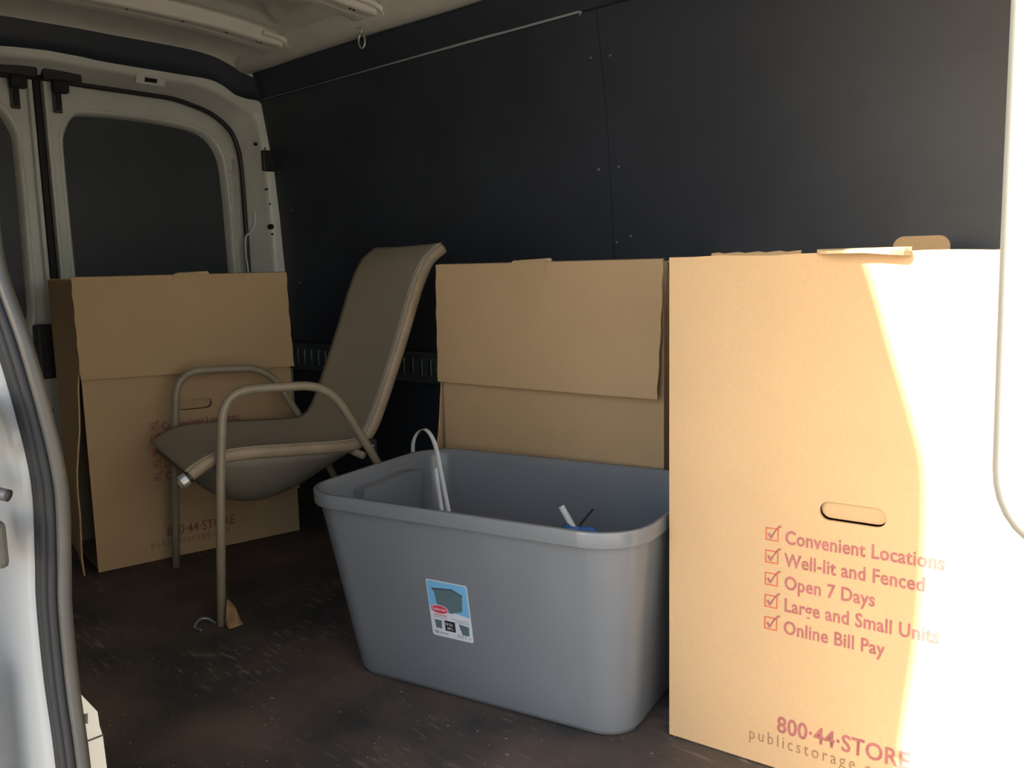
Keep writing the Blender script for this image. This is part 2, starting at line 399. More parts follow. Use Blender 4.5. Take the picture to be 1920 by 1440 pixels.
for bi, (x0, x1) in enumerate(BOWS):
    ys = [0.475 + 1.47 * j / 40 for j in range(41)]
    rows = []
    for y in ys:
        w = 0.0
        e = max(0, (abs(y - YC) - 0.60) / 0.11)
        drop = 0.048 - 0.010 * e
        zb = arch(y) - drop; zt = arch(y) + 0.01
        g = 0.016 * e
        rows.append([V(x0 - 0.028 - g, y, zt - 0.012), V(x0 - 0.012 - g, y, zt - 0.014), V(x0 - g * 2.2, y, zb + 0.004), V(x0 + 0.008 - g, y, zb), V((x0 + x1) / 2 - 0.012, y, zb), V((x0 + x1) / 2, y, zb + 0.003), V((x0 + x1) / 2 + 0.012, y, zb), V(x1 - 0.008 + g * .3, y, zb), V(x1 + g * .3, y, zb + 0.004), V(x1 + 0.012, y, zt - 0.014), V(x1 + 0.03, y, zt - 0.012)])
    b = MB().grid(rows).build('roof_bow', 'bow', ceil, recalc=False)
    if bi < 2:
        for y in (0.9, 1.15, 1.33, 1.52, 1.68, 1.80, 1.815):
            zb = arch(y) - 0.048
            MB().tube([((x0 + x1) / 2 + 0.028, y, zb + 0.004), ((x0 + x1) / 2 + 0.028, y, zb - 0.0012)], 0.005, 10).build('bow_hole', 'hole', b)  # solid dark disc in place of a shaded screw hole
        for s in (1,):
            MB().obox(((x0 + x1) / 2, 1.925, 1.757), (0.055, 0, 0), (0, 0.02, -0.004), (0, 0.001, 0.004)).build('end_gusset', 'bow', b, bevel=0.002)
            MB().tube(smooth_pts([(x1 + 0.02, 1.80, 1.800), (x1 + 0.024, 1.85, 1.795), (x1 + 0.026, 1.89, 1.782), (x1 + 0.026, 1.905, 1.765)], 4), 0.010, 10).build('flange_tongue', 'bow', b, True)

# ---- D-ring hanging off the second bow
hk = thing('tie_hook', 'small wire loop hook hanging from a roof bow end', 'hook', (-2.45, 1.93, 1.76))
pts = [(-2.475, 1.915, 1.757), (-2.475, 1.915, 1.735)] ; MB().tube(pts, 0.004, 8).build('stem', 'steel', hk, True)
lp = [(-2.475 + 0.012 * math.sin(a), 1.915 + 0.004 * math.sin(a), 1.712 + 0.024 * math.cos(a)) for a in [2 * math.pi * i / 20 for i in range(21)]]
MB().tube(lp, 0.0035, 8, caps=False).build('loop', 'steel', hk, True)
MB().obox((-2.475, 1.915, 1.757), (0.018, 0, 0), (0, 0.010, 0), (0, 0, 0.004)).build('bracket', 'steel', hk)

# ---- rear frame (header + pillars), lofted between three edges
outer = [(1.21, 1.718), (1.32, 1.714), (1.405, 1.708), (1.685, 1.703), (1.80, 1.700), (1.86, 1.682), (1.905, 1.656), (1.96, 1.645), (2.015, 1.640), (2.03, 1.60), (2.048, 1.49), (2.067, 1.367), (2.085, 1.05), (2.098, 0.741), (2.10, 0.5), (2.10, 0.0)]
inner = [(1.21, 1.652), (1.27, 1.650), (1.345, 1.645), (1.60, 1.640), (1.70, 1.636), (1.80, 1.615), (1.862, 1.594), (1.915, 1.560), (1.951, 1.520), (1.970, 1.47), (1.980, 1.414), (1.984, 1.30), (1.986, 1.10), (1.987, 0.80), (1.99, 0.5), (1.99, 0.0)]
XO, XI, XM = -3.300, -3.405, -3.335
wr = thing('wall_rear', 'white painted rear door frame of the van', 'frame', (-3.4, YC, 0), kind='structure')
for sgn in (0, 1):
    fy = (lambda y: mir(y)) if sgn else (lambda y: y)
    r0 = [V(XO, fy(a), b) for a, b in outer]; r2 = [V(XI, fy(a), b) for a, b in inner]
    rr = []
    for k, t in ((0, 0), (1, 0.30), (2, 0.42), (3, 0.5), (4, 0.62), (5, 1.0)):
        xx = (XO, -3.304, -3.309, -3.325, -3.372, XI)[k]
        rr.append([V(xx, r0[i].y * (1 - t) + r2[i].y * t, r0[i].z * (1 - t) + r2[i].z * t) for i in range(len(r0))])
    rr.append([p + V(-0.10, (-.01 if sgn else .01), 0.01) for p in r2])
    sm = [smooth_pts(r, 3) for r in rr]
    fo = MB().grid(sm).build('frame_side', 'white', wr, True, recalc=False)
    # weather strip
    sp = smooth_pts([V(XI - 0.006, fy(a - 0.003), b - 0.004) for a, b in inner], 3)
    MB().tube(sp, 0.0105, 10).build('door_seal', 'black', wr, True)
    if not sgn:
        for px, (y, z, r) in enumerate([(2.039, 1.136, 0.011), (2.043, 1.105, 0.004), (2.030, 1.29, 0.004), (2.04, 1.23, 0.0035), (1.993, 1.47, 0.006), (2.03, 1.455, 0.004), (2.075, 0.70, 0.006)]):
            MB().tube([(-3.318, y, z), (-3.302 - (0.004 if y < 2 else 0), y, z)], r, 12).build('pillar_hole', 'hole', wr)
        MB().box((-3.312, 2.013, 1.362), (-3.292, 2.075, 1.448)).build('pillar_clip', 'black', wr, bevel=0.006)  # black block painting the shade of a cutout in the pillar
        hp = V(-3.324, 1.570, 1.678); hv = V(0.45, 0, 1).normalized(); hn = Y3.cross(hv)
        plate('header_plate', rrect(-0.055, -0.020, 0.055, 0.022, 0.006, 3), [rrect(-0.024, -0.012, 0.024, 0.012, 0.002, 2)], hp + hn * 0.010, Y3, hv, 0.004, 'white', wr)
        mm = MB().obox(hp + hn * 0.009, hn * 0.0015, Y3 * 0.027, hv * 0.0135); mm.build('header_slot', 'hole', wr)
# black liner band above the header
bo = [(a, b) for a, b in outer[:9]]
to = [(1.21, 1.822), (1.32, 1.822), (1.405, 1.820), (1.685, 1.816), (1.80, 1.806), (1.86, 1.790), (1.905, 1.772), (1.96, 1.752), (2.03, 1.735)]
for sgn in (0, 1):
    fy = (lambda y: mir(y)) if sgn else (lambda y: y)
    a = smooth_pts([V(XO + 0.004, fy(y), z + 0.003) for y, z in bo], 3); b = smooth_pts([V(XO + 0.02, fy(y), z - 0.018) for y, z in to], 3)
    c = [p + V(-0.03, 0, 0) for p in a]
    MB().grid([c, a, [(p + q) / 2 + V(0.002, 0, 0) for p, q in zip(a, b)], b]).build('header_liner', 'panel', wr, True, recalc=False)
    MB().grid([b, [p + V(0.004, 0, 0.006) for p in b], [p + V(0.05, 0, 0.022) for p in b], [p + V(0.16, 0, 0.045) for p in b]]).build('roof_end_flange', 'roof', ceil, True, recalc=False)
MB().box((-3.60, 0.2, -0.1), (-3.52, 2.2, 1.9)).build('rear_outer_skin', 'black', wr)

# wiring on the pillar
wi = MB().tube(smooth_pts([(-3.375, 2.004, 1.20), (-3.375, 2.003, 1.150), (-3.378, 1.985, 1.115), (-3.385, 1.964, 1.095), (-3.39, 1.962, 1.02), (-3.39, 1.968, 0.93), (-3.39, 1.97, 0.6)], 6), 0.0042, 8).build('cable', 'strap', None, True)
tag(wi, 'thin white cable running down the rear door pillar', 'cable')

# ---- rear doors with blanked windows
win = [(1.284, 1.40), (1.290, 1.466), (1.326, 1.533), (1.375, 1.550), (1.555, 1.553), (1.700, 1.546), (1.814, 1.530), (1.881, 1.492), (1.920, 1.416), (1.930, 1.30), (1.934, 1.197), (1.938, 0.95), (1.936, 0.80), (1.90, 0.735), (1.83, 0.715), (1.40, 0.715), (1.33, 0.735), (1.292, 0.80), (1.287, 0.95), (1.284, 1.197)]
def closed_smooth(P, n=3):
    P = [Vector((a, b, 0)) for a, b in P]; L = len(P); out = []
    for i in range(L):
        p0, p1, p2, p3 = P[i - 1], P[i], P[(i + 1) % L], P[(i + 2) % L]
        for k in range(n):
            t = k / n; q = 0.5 * ((2 * p1) + (p2 - p0) * t + (2 * p0 - 5 * p1 + 4 * p2 - p3) * t * t + (3 * p1 - p0 - 3 * p2 + p3) * t ** 3)
            out.append((q.x, q.y))
    return out
for sgn in (0, 1):
    fy = (lambda y: mir(y)) if sgn else (lambda y: y)
    d = thing('door_%d' % (sgn + 1), ('white rear van door on the far side with blanked out window' if not sgn else 'white rear van door on the near side with blanked out window'), 'door', (-3.45, YC + (0.4 if not sgn else -0.4), 0), kind='structure')
    W = [(fy(a), b) for a, b in closed_smooth(win)]
    cy = sum(a for a, b in W) / len(W); cz = 1.13
    def off(k): return [(cy + (a - cy) * (1 + k / 0.33), cz + (b - cz) * (1 + k / 0.42)) for a, b in W]
    ol = [(1.228, 0.01), (2.02, 0.01), (2.02, 1.45), (1.99, 1.56), (1.90, 1.65), (1.80, 1.665), (1.228, 1.675)]
    ol = [(fy(a), b) for a, b in ol]
    plate('door_panel', ol, [off(0.012)], (-3.45, 0, 0), Y3, Z3, -0.004, 'white', d)
    prof = [(0.012, -3.449), (0.008, -3.4455), (0.002, -3.446), (-0.004, -3.454), (-0.008, -3.475), (-0.010, -3.490)]
    rows = [[V(x, a, b) for a, b in off(k)] for k, x in prof]
    rows = [r + [r[0]] for r in rows]
    MB().grid(rows).build('window_surround', 'white', d, True, recalc=False)
    plate('window_pane', off(0.01), [], (-3.488, 0, 0), Y3, Z3, -0.004, 'blind', d)
    # inner edge by the centre gap
    a, b = fy(1.228), fy(1.243)
    MB().box((-3.452, min(a, b), 0.02), (-3.425, max(a, b), 1.645)).build('door_edge', 'white', d, bevel=0.005)
    # pressed bead beside the window
    MB().tube([(-3.449, fy(1.962), 0.3), (-3.449, fy(1.962), 1.42)], 0.006, 8).build('pressed_bead', 'white', d, True)
    for y, z in ((1.953, 1.37), (1.945, 1.30), (1.957, 1.34), (1.95, 1.17)):
        MB().tube([(-3.452, fy(y), z), (-3.445, fy(y), z), (-3.443, fy(y), z)], [0.008, 0.007, 0.003], 10).build('panel_clip', 'white', d, True)
    # upper latch : black block, hanging bracket, bolt
    y0, y1 = (1.212, 1.345) if not sgn else (1.070, 1.196)
    yb = 1.272 if not sgn else 1.132
    MB().box((-3.425, y0, 1.640), (-3.375, y1, 1.683)).build('latch_block', 'black', d, bevel=0.008)
    MB().box((-3.420, yb - 0.022, 1.600), (-3.385, yb + 0.03, 1.645)).build('latch_body', 'rubber', d, bevel=0.006)
    MB().box((-3.438, yb - 0.014, 1.535), (-3.428, yb + 0.016, 1.64)).build('latch_bracket', 'flange', d, bevel=0.003)
    MB().box((-3.425, yb - 0.006, 1.56), (-3.418, yb + 0.010, 1.62)).build('latch_rod', 'rubber', d, bevel=0.002)
    MB().tube([(-3.430, yb, 1.551), (-3.420, yb, 1.551)], 0.008, 8).build('bolt', 'rubber', d)
    if sgn:
        MB().box((-3.44, 1.118, 0.585), (-3.385, 1.172, 0.78)).build('lock_cover', 'black', d, bevel=0.006)
        MB().box((-3.42, 1.095, 0.705), (-3.40, 1.12, 0.72)).build('lock_rod', 'black', d, bevel=0.003)
        for z in (0.45, 0.30): MB().box((-3.45, 1.10, z), (-3.425, 1.16, z + 0.02)).build('lock_bolt', 'rubber', d, bevel=0.003)
gs = MB().box((-3.46, 1.198, 0.02), (-3.436, 1.222, 1.655)).build('trim_5', 'rubber', bevel=0.006); tag(gs, 'black rubber strip between the two rear doors', 'seal', kind='structure')

# ---- near wall: rear part inside, header over the side opening
wn_ = thing('wall_right', 'near side body of the van around the open side door', 'wall', (-2.0, 0.35, 0), kind='structure')
MB().box((-3.5, 0.33, -0.05), (-1.30, 0.345, 1.70)).build('side_liner', 'white', wn_)
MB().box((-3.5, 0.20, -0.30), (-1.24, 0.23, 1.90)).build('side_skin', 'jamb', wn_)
MB().box((-1.40, 0.27, 1.64), (0.3, 0.36, 1.90)).build('opening_header', 'white', wn_)
MB().box((-1.25, 0.30, -0.16), (0.3, 0.37, -0.002)).build('opening_sill', 'white', wn_, bevel=0.01)
# rear post of the side opening, with its ribbed weather strip
SE = [(-1.055, .355, -0.12), (-1.055, .357, 0.15), (-1.062, .358, .362), (-1.073, .358, .459), (-1.073, .358, .556), (-1.067, .36, .619), (-1.049, .358, .712), (-1.041, .345, .804), (-1.045, .333, .881), (-1.070, .322, .968), (-1.078, .324, 1.06), (-1.072, .326, 1.18), (-1.090, .335, 1.34), (-1.150, .348, 1.52), (-1.23, .355, 1.66)]
SE = [V(x * 1.035, y * 1.035, 0.95 + (z - 0.95) * 1.035) if z > 0.3 else V(x * 1.035, y * 1.035, z) for x, y, z in SE]
def sh(dx, dy): return smooth_pts([p + V(dx, dy, 0) for p in SE], 5)
MB().grid([sh(-0.030, 0.012), sh(-0.006, 0.008), sh(-0.001, 0.002), sh(-0.002, -0.004), sh(-0.008, -0.007), sh(-0.015, -0.006), sh(-0.019, -0.002), sh(-0.019, 0.008)]).build('post_flange', 'flange', wn_, True, recalc=False)
for k, (dx, dy, r) in enumerate([(-0.0265, -0.006, 0.0070), (-0.0405, -0.010, 0.0072), (-0.0550, -0.010, 0.0075)]):
    MB().tube(sh(dx, dy), r, 10).build('weather_strip', 'rubber', wn_, True)
MB().grid([sh(-0.018, 0.004), sh(-0.060, 0.004), sh(-0.062, 0.012)]).build('strip_back', 'black', wn_, True, recalc=False)
# jamb outboard of the strip
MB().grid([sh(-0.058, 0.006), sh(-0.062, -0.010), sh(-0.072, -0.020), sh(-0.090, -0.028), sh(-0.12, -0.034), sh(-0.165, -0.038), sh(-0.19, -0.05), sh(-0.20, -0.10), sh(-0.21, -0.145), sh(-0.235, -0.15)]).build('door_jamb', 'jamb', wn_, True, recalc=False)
MB().grid([sh(-0.03, 0.012), sh(-0.15, 0.020), sh(-0.30, 0.010)]).build('post_inner_skin', 'white', wn_, True, recalc=False)
# latch hardware on the jamb
MB().box((-1.165, 0.292, 0.752), (-1.098, 0.312, 0.815)).build('striker_plate', 'steel', wn_, bevel=0.004)
MB().box((-1.150, 0.284, 0.770), (-1.108, 0.296, 0.795)).build('striker_slot', 'rubber', wn_, bevel=0.004)
MB().tube(smooth_pts([(-1.18, 0.300, 0.712), (-1.14, 0.290, 0.716), (-1.105, 0.296, 0.712), (-1.085, 0.312, 0.705)], 5), [0.012] * 5 + [0.011] * 6 + [0.007] * 5, 10).build('striker_bumper', 'black', wn_, True)
MB().box((-1.19, 0.300, 0.612), (-1.118, 0.316, 0.668)).build('jamb_cover', 'flange', wn_, bevel=0.006)
MB().box((-1.24, 0.27, 0.20), (-1.205, 0.30, 0.46)).build('jamb_ridge', 'jamb', wn_, bevel=0.008)
# inner foot of the post
plate('post_foot', [(0.36, 0.455), (0.402, 0.400), (0.426, 0.359), (0.427, 0.338), (0.430, 0.322), (0.434, 0.20), (0.44, 0.0), (0.36, 0.0)], [[(0.4065, 0.349), (0.4125, 0.347), (0.4135, 0.362), (0.4070, 0.363)]], (-1.22, 0, 0), Y3, Z3, 0.02, 'white', wn_)
MB().box((-1.235, 0.40, 0.34), (-1.221, 0.42, 0.37)).build('foot_slot', 'hole', wn_)
MB().box((-1.204, 0.3605, 0.3225), (-1.1985, 0.431, 0.3245)).build('foot_seam', 'flange', wn_)
# ---- unseen side door, added and its edge shaped to cast the shadow
SD = [(-1.26, -0.30), (-1.25, 0.0), (-1.22, 0.50), (-1.201, 0.83), (-1.181, 1.07), (-1.180, 1.30), (-1.199, 1.40), (-1.229, 1.50), (-1.277, 1.66), (-1.32, 1.74)]
d3 = thing('door_3', 'white sliding side door pushed back outside the van', 'door', (-1.8, 0.1, -0.3), kind='structure')
e = smooth_pts([V(x, 0.10, z) for x, z in SD], 4)
m = MB(); prof = [(0.0, 0.02), (0.0, -0.01), (-0.02, -0.03), (-0.05, -0.035)]
m.grid([[p + V(dx, dy, 0) for p in e] for dx, dy in prof] + [[V(-2.35, 0.065, p.z) for p in e]])
m.grid([[p + V(0, 0.02, 0) for p in e], [V(-2.35, 0.12, p.z) for p in e]])
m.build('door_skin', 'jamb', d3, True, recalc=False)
# ---- unseen front added for light: white bouncing half bulkhead, cab open to daylight
wf = thing('wall_front', 'white half bulkhead with the open van cab in front of it', 'wall', (0.5, YC, 0), kind='structure')
MB().box((-0.06, 0.36, -0.05), (-0.035, 1.12, 1.80)).build('half_bulkhead', 'white', wf)
MB().box((-0.04, 0.36, -0.05), (1.9, 2.16, 0.0)).build('cab_floor', 'rubber', wf)
MB().box((0.0, 0.30, 1.86), (1.15, 2.12, 1.90)).build('cab_roof', 'white', wf)
MB().box((1.55, 0.30, 0.0), (1.95, 2.12, 0.55)).build('dashboard', 'black', wf, bevel=0.03)
for y0, y1 in ((2.09, 2.13), (0.29, 0.33)):
    MB().box((0.35 if y0 > 1 else 0.30, y0, -0.1), (1.95, y1, 0.62)).build('cab_door_panel', 'flange', wf)
    MB().box((0.0, y0, -0.1), (0.35, y1, 1.88)).build('cab_pillar', 'white', wf)
    MB().tube([(1.10, (y0 + y1) / 2, 1.86), (1.75, (y0 + y1) / 2, 0.60)], 0.04, 8).build('windscreen_pillar', 'white', wf)

# ---- grab bar beside the opening
gb = thing('grab_bar', 'pale metal tubular grab bar at the front of the side opening', 'handle', (-0.19, 0.75, 0.72))
g = rounded([V(-0.075, 0.77, 1.40), V(-0.181, 0.75, 1.38), V(-0.182, 0.75, 1.2), V(-0.181, 0.75, 0.95), V(-0.178, 0.75, 0.735), V(-0.075, 0.765, 0.720)], 0.09, 8)
MB().tube(g, 0.0135, 16).build('bar', 'bar', gb, True)
for p in (g[0], g[-1]):
    MB().tube([p + V(-0.002, 0, 0), p + V(0.014, 0, 0)], 0.03, 18).build('mount_flange', 'tube_white', gb, bevel=0.002)

# ================================================================== wardrobe boxes
T = 0.006
BW, BD, BH = 0.69, 0.48, 0.955
def wardrobe_box(label, org, U, depth, w, h, flap, splay, hand=True, print_=True, toptab=None, backtab=False, sideflap=False, tabfold=False):
    U = Vector(U).normalized(); D = Z3.cross(U).normalized(); F = -D           # F faces the viewer
    O = Vector(org)
    t = thing('wardrobe_box', label, 'box', tuple(O + U * w / 2 + D * depth / 2))
    P = lambda s, d, z: O + U * s + D * d + Z3 * z
    holes = []
    hc, hz = w / 2, 0.512
    if hand: holes = [rrect(hc - 0.0555, hz - 0.017, hc + 0.0555, hz + 0.017, 0.0165, 6)]
    # front panel: slightly wavy top edge
    top = [(w, h)] + [(w - w * k / 14, h + 0.0015 * math.sin(k * 1.7)) for k in range(1, 14)] + [(0, h)]
    fp = plate('front_panel', [(0, 0.002), (w, 0.002)] + top, holes, P(0, T, 0), U, Z3, T, 'card', t)
    if hand:
        # flap of the hand hole, pushed in and hinged along its top
        Vt = (Z3 + F * 0.18).normalized()
        plate('hand_flap', [(a, b) for a, b in rrect(hc - 0.0550, -0.0335, hc + 0.0545, 0.0, 0.016, 6)], [], P(0, T + 0.001, hz + 0.0175), U, Vt, -0.004, 'card', fp)
    plate('back_panel', [(0, 0.002), (w, 0.002), (w, h), (0, h)], [], P(0, depth, 0), U, Z3, T, 'card', t)
    # side panels: the left one may splay outwards towards its free front edge
    for left in (True, False):
        s = 0 if left else w - T
        sp = splay if left else 0.0
        nz, nd = 14, 8; A = []; B = []
        for i in range(nz + 1):
            z = 0.002 + (h - 0.006) * i / nz; ra = []; rb = []
            k = max(0, min(1, (0.70 - z) / 0.45)) if sp else 0
            wob = 0.003 * math.sin(z * 23) if sp else 0
            for j in range(nd + 1):
                d = T + 0.0005 + (depth - 2 * T - 0.001) * j / nd
                o = -(sp * k + wob) * (1 - j / nd) ** 1.5
                ra.append(P(s + o, d - (0.012 * k if j == 0 else 0), z)); rb.append(P(s + T * 0.8 + o, d - (0.012 * k if j == 0 else 0), z))
            A.append(ra); B.append(rb)
        m = MB().grid(A); m.grid(B); m.grid([[r[0] for r in A], [r[0] for r in B]]); m.grid([[r[-1] for r in A], [r[-1] for r in B]]); m.grid([A[0], B[0]]); m.grid([A[-1], B[-1]])
        m.build('side_panel', 'card', t)
    plate('bottom_panel', [(T, T), (w - T, T), (w - T, depth - T), (T, depth - T)], [], P(0, 0, 0.001), U, D, T, 'card', t)
    # top closure: two flaps that dip a little
    for a, b in ((0.0, 0.49), (0.51, 1.0)):
        plate('top_flap', [(T + (w - 2 * T) * a, T), (T + (w - 2 * T) * b, T), (T + (w - 2 * T) * b, depth - T), (T + (w - 2 * T) * a, depth - T)], [], P(0, 0, h - 0.045), U, D, T * 0.8, 'card', t)
    if flap:
        zl, zr, out = flap
        m = MB(); n = 12; fr = []; bk = []
        for i in range(n + 1):
            q = i / n; row = []; rb = []
            for j in range(15):
                sfrac = j / 14; s = -0.006 + (w + 0.008) * sfrac
                zb = zl + (zr - zl) * sfrac
                z = h + 0.004 + (zb - h - 0.004) * q
                o = 0.004 + out[0] * (1 - sfrac) * q ** 1.4 + out[1] * sfrac * q ** 1.2 + 0.002 * math.sin(3 * sfrac + 5 * q)
                s2 = s + 0.0015 * math.sin(q * 26) * (1 if j in (0, 14) else 0)
                row.append(P(s2, -o - T * 0.8, z)); rb.append(P(s2, -o, z))
            fr.append(row); bk.append(rb)
        m.grid(fr); m.grid(bk)
        for a, b in ((fr[0], bk[0]), (fr[-1], bk[-1]), ([r[0] for r in fr], [r[0] for r in bk]), ([r[-1] for r in fr], [r[-1] for r in bk])): m.grid([a, b])
        # fold over the top edge
        m.grid([fr[0], [p + D * 0.02 + Z3 * 0.002 for p in fr[0]]])
        fo = m.build('drop_flap', 'card', t, True)
        md = fo.modifiers.new('edges', 'EDGE_SPLIT'); md.split_angle = math.radians(40)
        if toptab:
            a, b = toptab
            # half punched grip tab on the fold
            tb = plate('grip_tab', [(x, y) for x, y in rrect(a, -0.024, b, 0.012, 0.011, 5)], [], P(0, -0.0122, h - 0.002), U, Z3, 0.002, 'card', fo)
            plate('grip_tab_fold', [(a + 0.012, 0.0), (b + 0.012, 0.0), (b + 0.006, 0.009), (a + 0.02, 0.006)], [], P(0, 0.002, h + 0.005), U, Z3, 0.004, 'card_edge', fo)
    if backtab:
        plate('grip_tab', rrect(w / 2 - 0.056, -0.02, w / 2 + 0.054, 0.033, 0.022, 8), [], P(0, depth - T * 0.5, h), U, Z3, 0.004, 'card', t)
        m = MB(); m.grid([[P(0.012 + 0.014 * k, depth * 0.35, h - 0.02) for k in range(14)], [P(0.012 + 0.014 * k, depth * 0.35, h + 0.007 + 0.0015 * math.sin(k * 2.1)) for k in range(14)], [P(0.012 + 0.014 * k, depth * 0.35 + 0.004, h + 0.007 + 0.0015 * math.sin(k * 2.1)) for k in range(14)]])
        m.build('inner_flap', 'card', t, recalc=False)
    if tabfold:
        # grip tab folded out over the front edge, showing its fluted edge
        a, b = 0.275, 0.425
        m = MB(); n = 18; L = []
        for i in range(n + 1):
            q = i / n; s = a + (b - a) * q; pr = 0.030 * min(1, 6 * min(q, 1 - q)) ** 0.6
            L.append([P(s, T, h + 0.006), P(s, -pr * 0.5, h + 0.007), P(s, -pr - 0.001, h + 0.004 - (0.010 * max(0, q - 0.55))), P(s, -pr - 0.001, h - 0.001 - (0.014 * max(0, q - 0.55))), P(s, -pr * 0.4, h + 0.001), P(s, T, h + 0.0005)])
        m.grid(L); m.build('folded_grip_tab', 'card_edge', fp, recalc=True)
    if sideflap:
        # loose flap standing between this box and its neighbour
        m = MB(); a = [P(w + 0.004, 0.02, h + 0.004), P(w + 0.012, 0.02, h - 0.14), P(w + 0.010, 0.02, h - 0.42)]; b = [P(w + 0.012, 0.2, h + 0.006), P(w + 0.05, 0.2, h - 0.12), P(w + 0.012, 0.2, h - 0.42)]
        c = [p + U * 0.005 for p in a]; d = [p + U * 0.005 for p in b]
        m.grid([a, b]); m.grid([c, d]); m.grid([a, c]); m.grid([b, d])
        m.add([a[0], b[0], d[0], c[0]], [(0, 1, 2, 3)]); m.add([a[-1], b[-1], d[-1], c[-1]], [(0, 1, 2, 3)])
        m.build('side_flap', 'card', t)
    if print_:
        O2 = lambda s, z: P(s, 0, z)
        lines = ['Convenient Locations', 'Well-lit and Fenced', 'Open 7 Days', 'Large and Small Units', 'Online Bill Pay']
        z0, dz, s0 = 0.4445, 0.0425, 0.193
        for i, ln in enumerate(lines):
            z = z0 - dz * i
            text('printed_line', ln, O2(s0 + 0.036, z - 0.004), U, Z3, 0.0355, 'print_maroon', fp, xs=0.80, bold=0.0007, spacing=1.04)
            q = 0.0245
            plate('printed_tick_box', [(0, 0), (q, 0), (q, q), (0, q)], [[(0.0023, 0.0023), (q - 0.0023, 0.0023), (q - 0.0023, q - 0.0023), (0.0023, q - 0.0023)]], O2(s0, z - 0.003) + F * 0.0008, U, Z3, 0, 'print_red', fp)
            plate('printed_tick', [(0.0035, 0.0125), (0.0075, 0.0150), (0.0108, 0.0098), (0.0255, 0.0262), (0.0295, 0.0280), (0.0290, 0.0315), (0.0245, 0.0305), (0.0115, 0.0042), (0.0085, 0.0042)], [], O2(s0, z - 0.003) + F * 0.0010, U, Z3, 0, 'print_maroon', fp)
        text('printed_number', '800\u00b744\u00b7STORE', O2(0.220, 0.0760), U, Z3, 0.045, 'print_maroon', fp, xs=0.83, bold=0.0008, spacing=1.03)
        text('printed_address', 'publicstorage.com', O2(0.166, 0.0460), U, Z3, 0.034, 'print_faint', fp, xs=0.78, spacing=1.34)
    return t

wardrobe_box('tall cardboard wardrobe box half in sunlight at the right, red tick list on its front', (-0.932, 1.421, 0), (0.992, 0.126, 0), 0.475, BW, 0.958, None, 0.0, backtab=True, tabfold=True)
wardrobe_box('cardboard wardrobe box with drop flap directly behind the grey tub', (-1.185 - 0.70 * 0.9918, 1.783 - 0.70 * 0.1280, 0), (0.9918, 0.1280, 0), 0.285, 0.70, 0.953, (0.625, 0.625, (0.012, 0.030)), 0.060, hand=False, print_=False, toptab=(0.262, 0.372), sideflap=True)
wardrobe_box('cardboard wardrobe box with drop flap standing against the rear doors behind the chair', (-2.855, 1.056, 0), (0.159, 0.987, 0), 0.40, BW, 0.942, (0.629, 0.613, (0.014, 0.018)), 0.045, toptab=(0.30, 0.41))

# ================================================================== sling chair
F1 = V(-2.159, 1.105, 0); F2 = V(-2.717, 1.248, 0)
S = (F2 - F1).normalized(); B = V(0.248, 0.969, 0).normalized()
ch = thing('patio_chair', 'taupe sling patio chair with tan tubular frame and sagging seat', 'chair', tuple((F1 + F2) / 2 + B * 0.3))
def cp(base, b, z, s=0.0): return base + B * b + Z3 * z + S * s
for base in (F1, F2):
    g = rounded([cp(base, 0.0, 0.0), cp(base, 0.024, 0.40), cp(base, 0.046, 0.640), cp(base, 0.34, 0.630), cp(base, 0.478, 0.385), cp(base, 0.66, 0.0)], 0.085, 9)
    MB().tube(g, 0.0125, 14).build('arm_frame', 'tan_metal', ch, True)
RAILPTS = [(-0.045, 0.412), (0.0, 0.440), (0.05, 0.452), (0.12, 0.453), (0.243, 0.445), (0.40, 0.436), (0.452, 0.446), (0.485, 0.480), (0.519, 0.550), (0.565, 0.66), (0.608, 0.770), (0.645, 0.870), (0.672, 0.930), (0.700, 0.975), (0.745, 1.008)]
SW = (F2 - F1).length
s_near, s_far = 0.045, SW - 0.045
NR = smooth_pts([Vector((b, z, 0)) for b, z in RAILPTS], 4)
def rail(s): return [cp(F1, p.x, p.y, s) for p in NR]
for s in (s_near, s_far):
    MB().tube(rail(s), 0.017, 12, flat=0.62, up=(0, 0, 1)).build('sling_rail', 'rail' if s == s_near else 'sling', ch, True)
# metal end cap on the near rail
e0 = cp(F1, -0.040, 0.415, s_near); e1 = cp(F1, -0.075, 0.394, s_near); dd = (e1 - e0).normalized()
MB().tube([e0, e1], 0.0145, 12).build('rail_end', 'tan_metal', ch, True)
MB().tube([e0 + dd * 0.012, e0 + dd * 0.033], 0.0185, 14).build('end_clamp', 'chrome', ch, bevel=0.002)
MB().tube([e0 + dd * 0.004, e0 + dd * 0.012], 0.0178, 14).build('clamp_band', 'black', ch)
# sling
n = len(NR); ns = 22; rows = []
def sag(t):
    b = NR[t]
    if b.y > 0.56 or b.x > 0.46:
        return 0.018 * max(0.2, min(1, (1.0 - b.y) / 0.3)), 1
    x = b.x
    k = max(0, min(1, (x + 0.045) / 0.16)); k = k * k * (3 - 2 * k)
    d = 0.022 * k + 0.004
    return d, 0
L = []
for i in range(n):
    d, back = sag(i); row = []
    tg = (NR[min(i + 1, n - 1)] - NR[max(i - 1, 0)]).normalized()
    nb, nz = -tg.y, tg.x                                   # up / forward normal of the rail
    for j in range(ns + 1):
        q = j / ns; w = 1 - (2 * q - 1) ** 2
        p = cp(F1, NR[i].x, NR[i].y, s_near - 0.006 + (s_far - s_near + 0.018) * q)
        row.append(p + (B * nb + Z3 * nz) * (0.0185 - d * w))
    L.append(row)
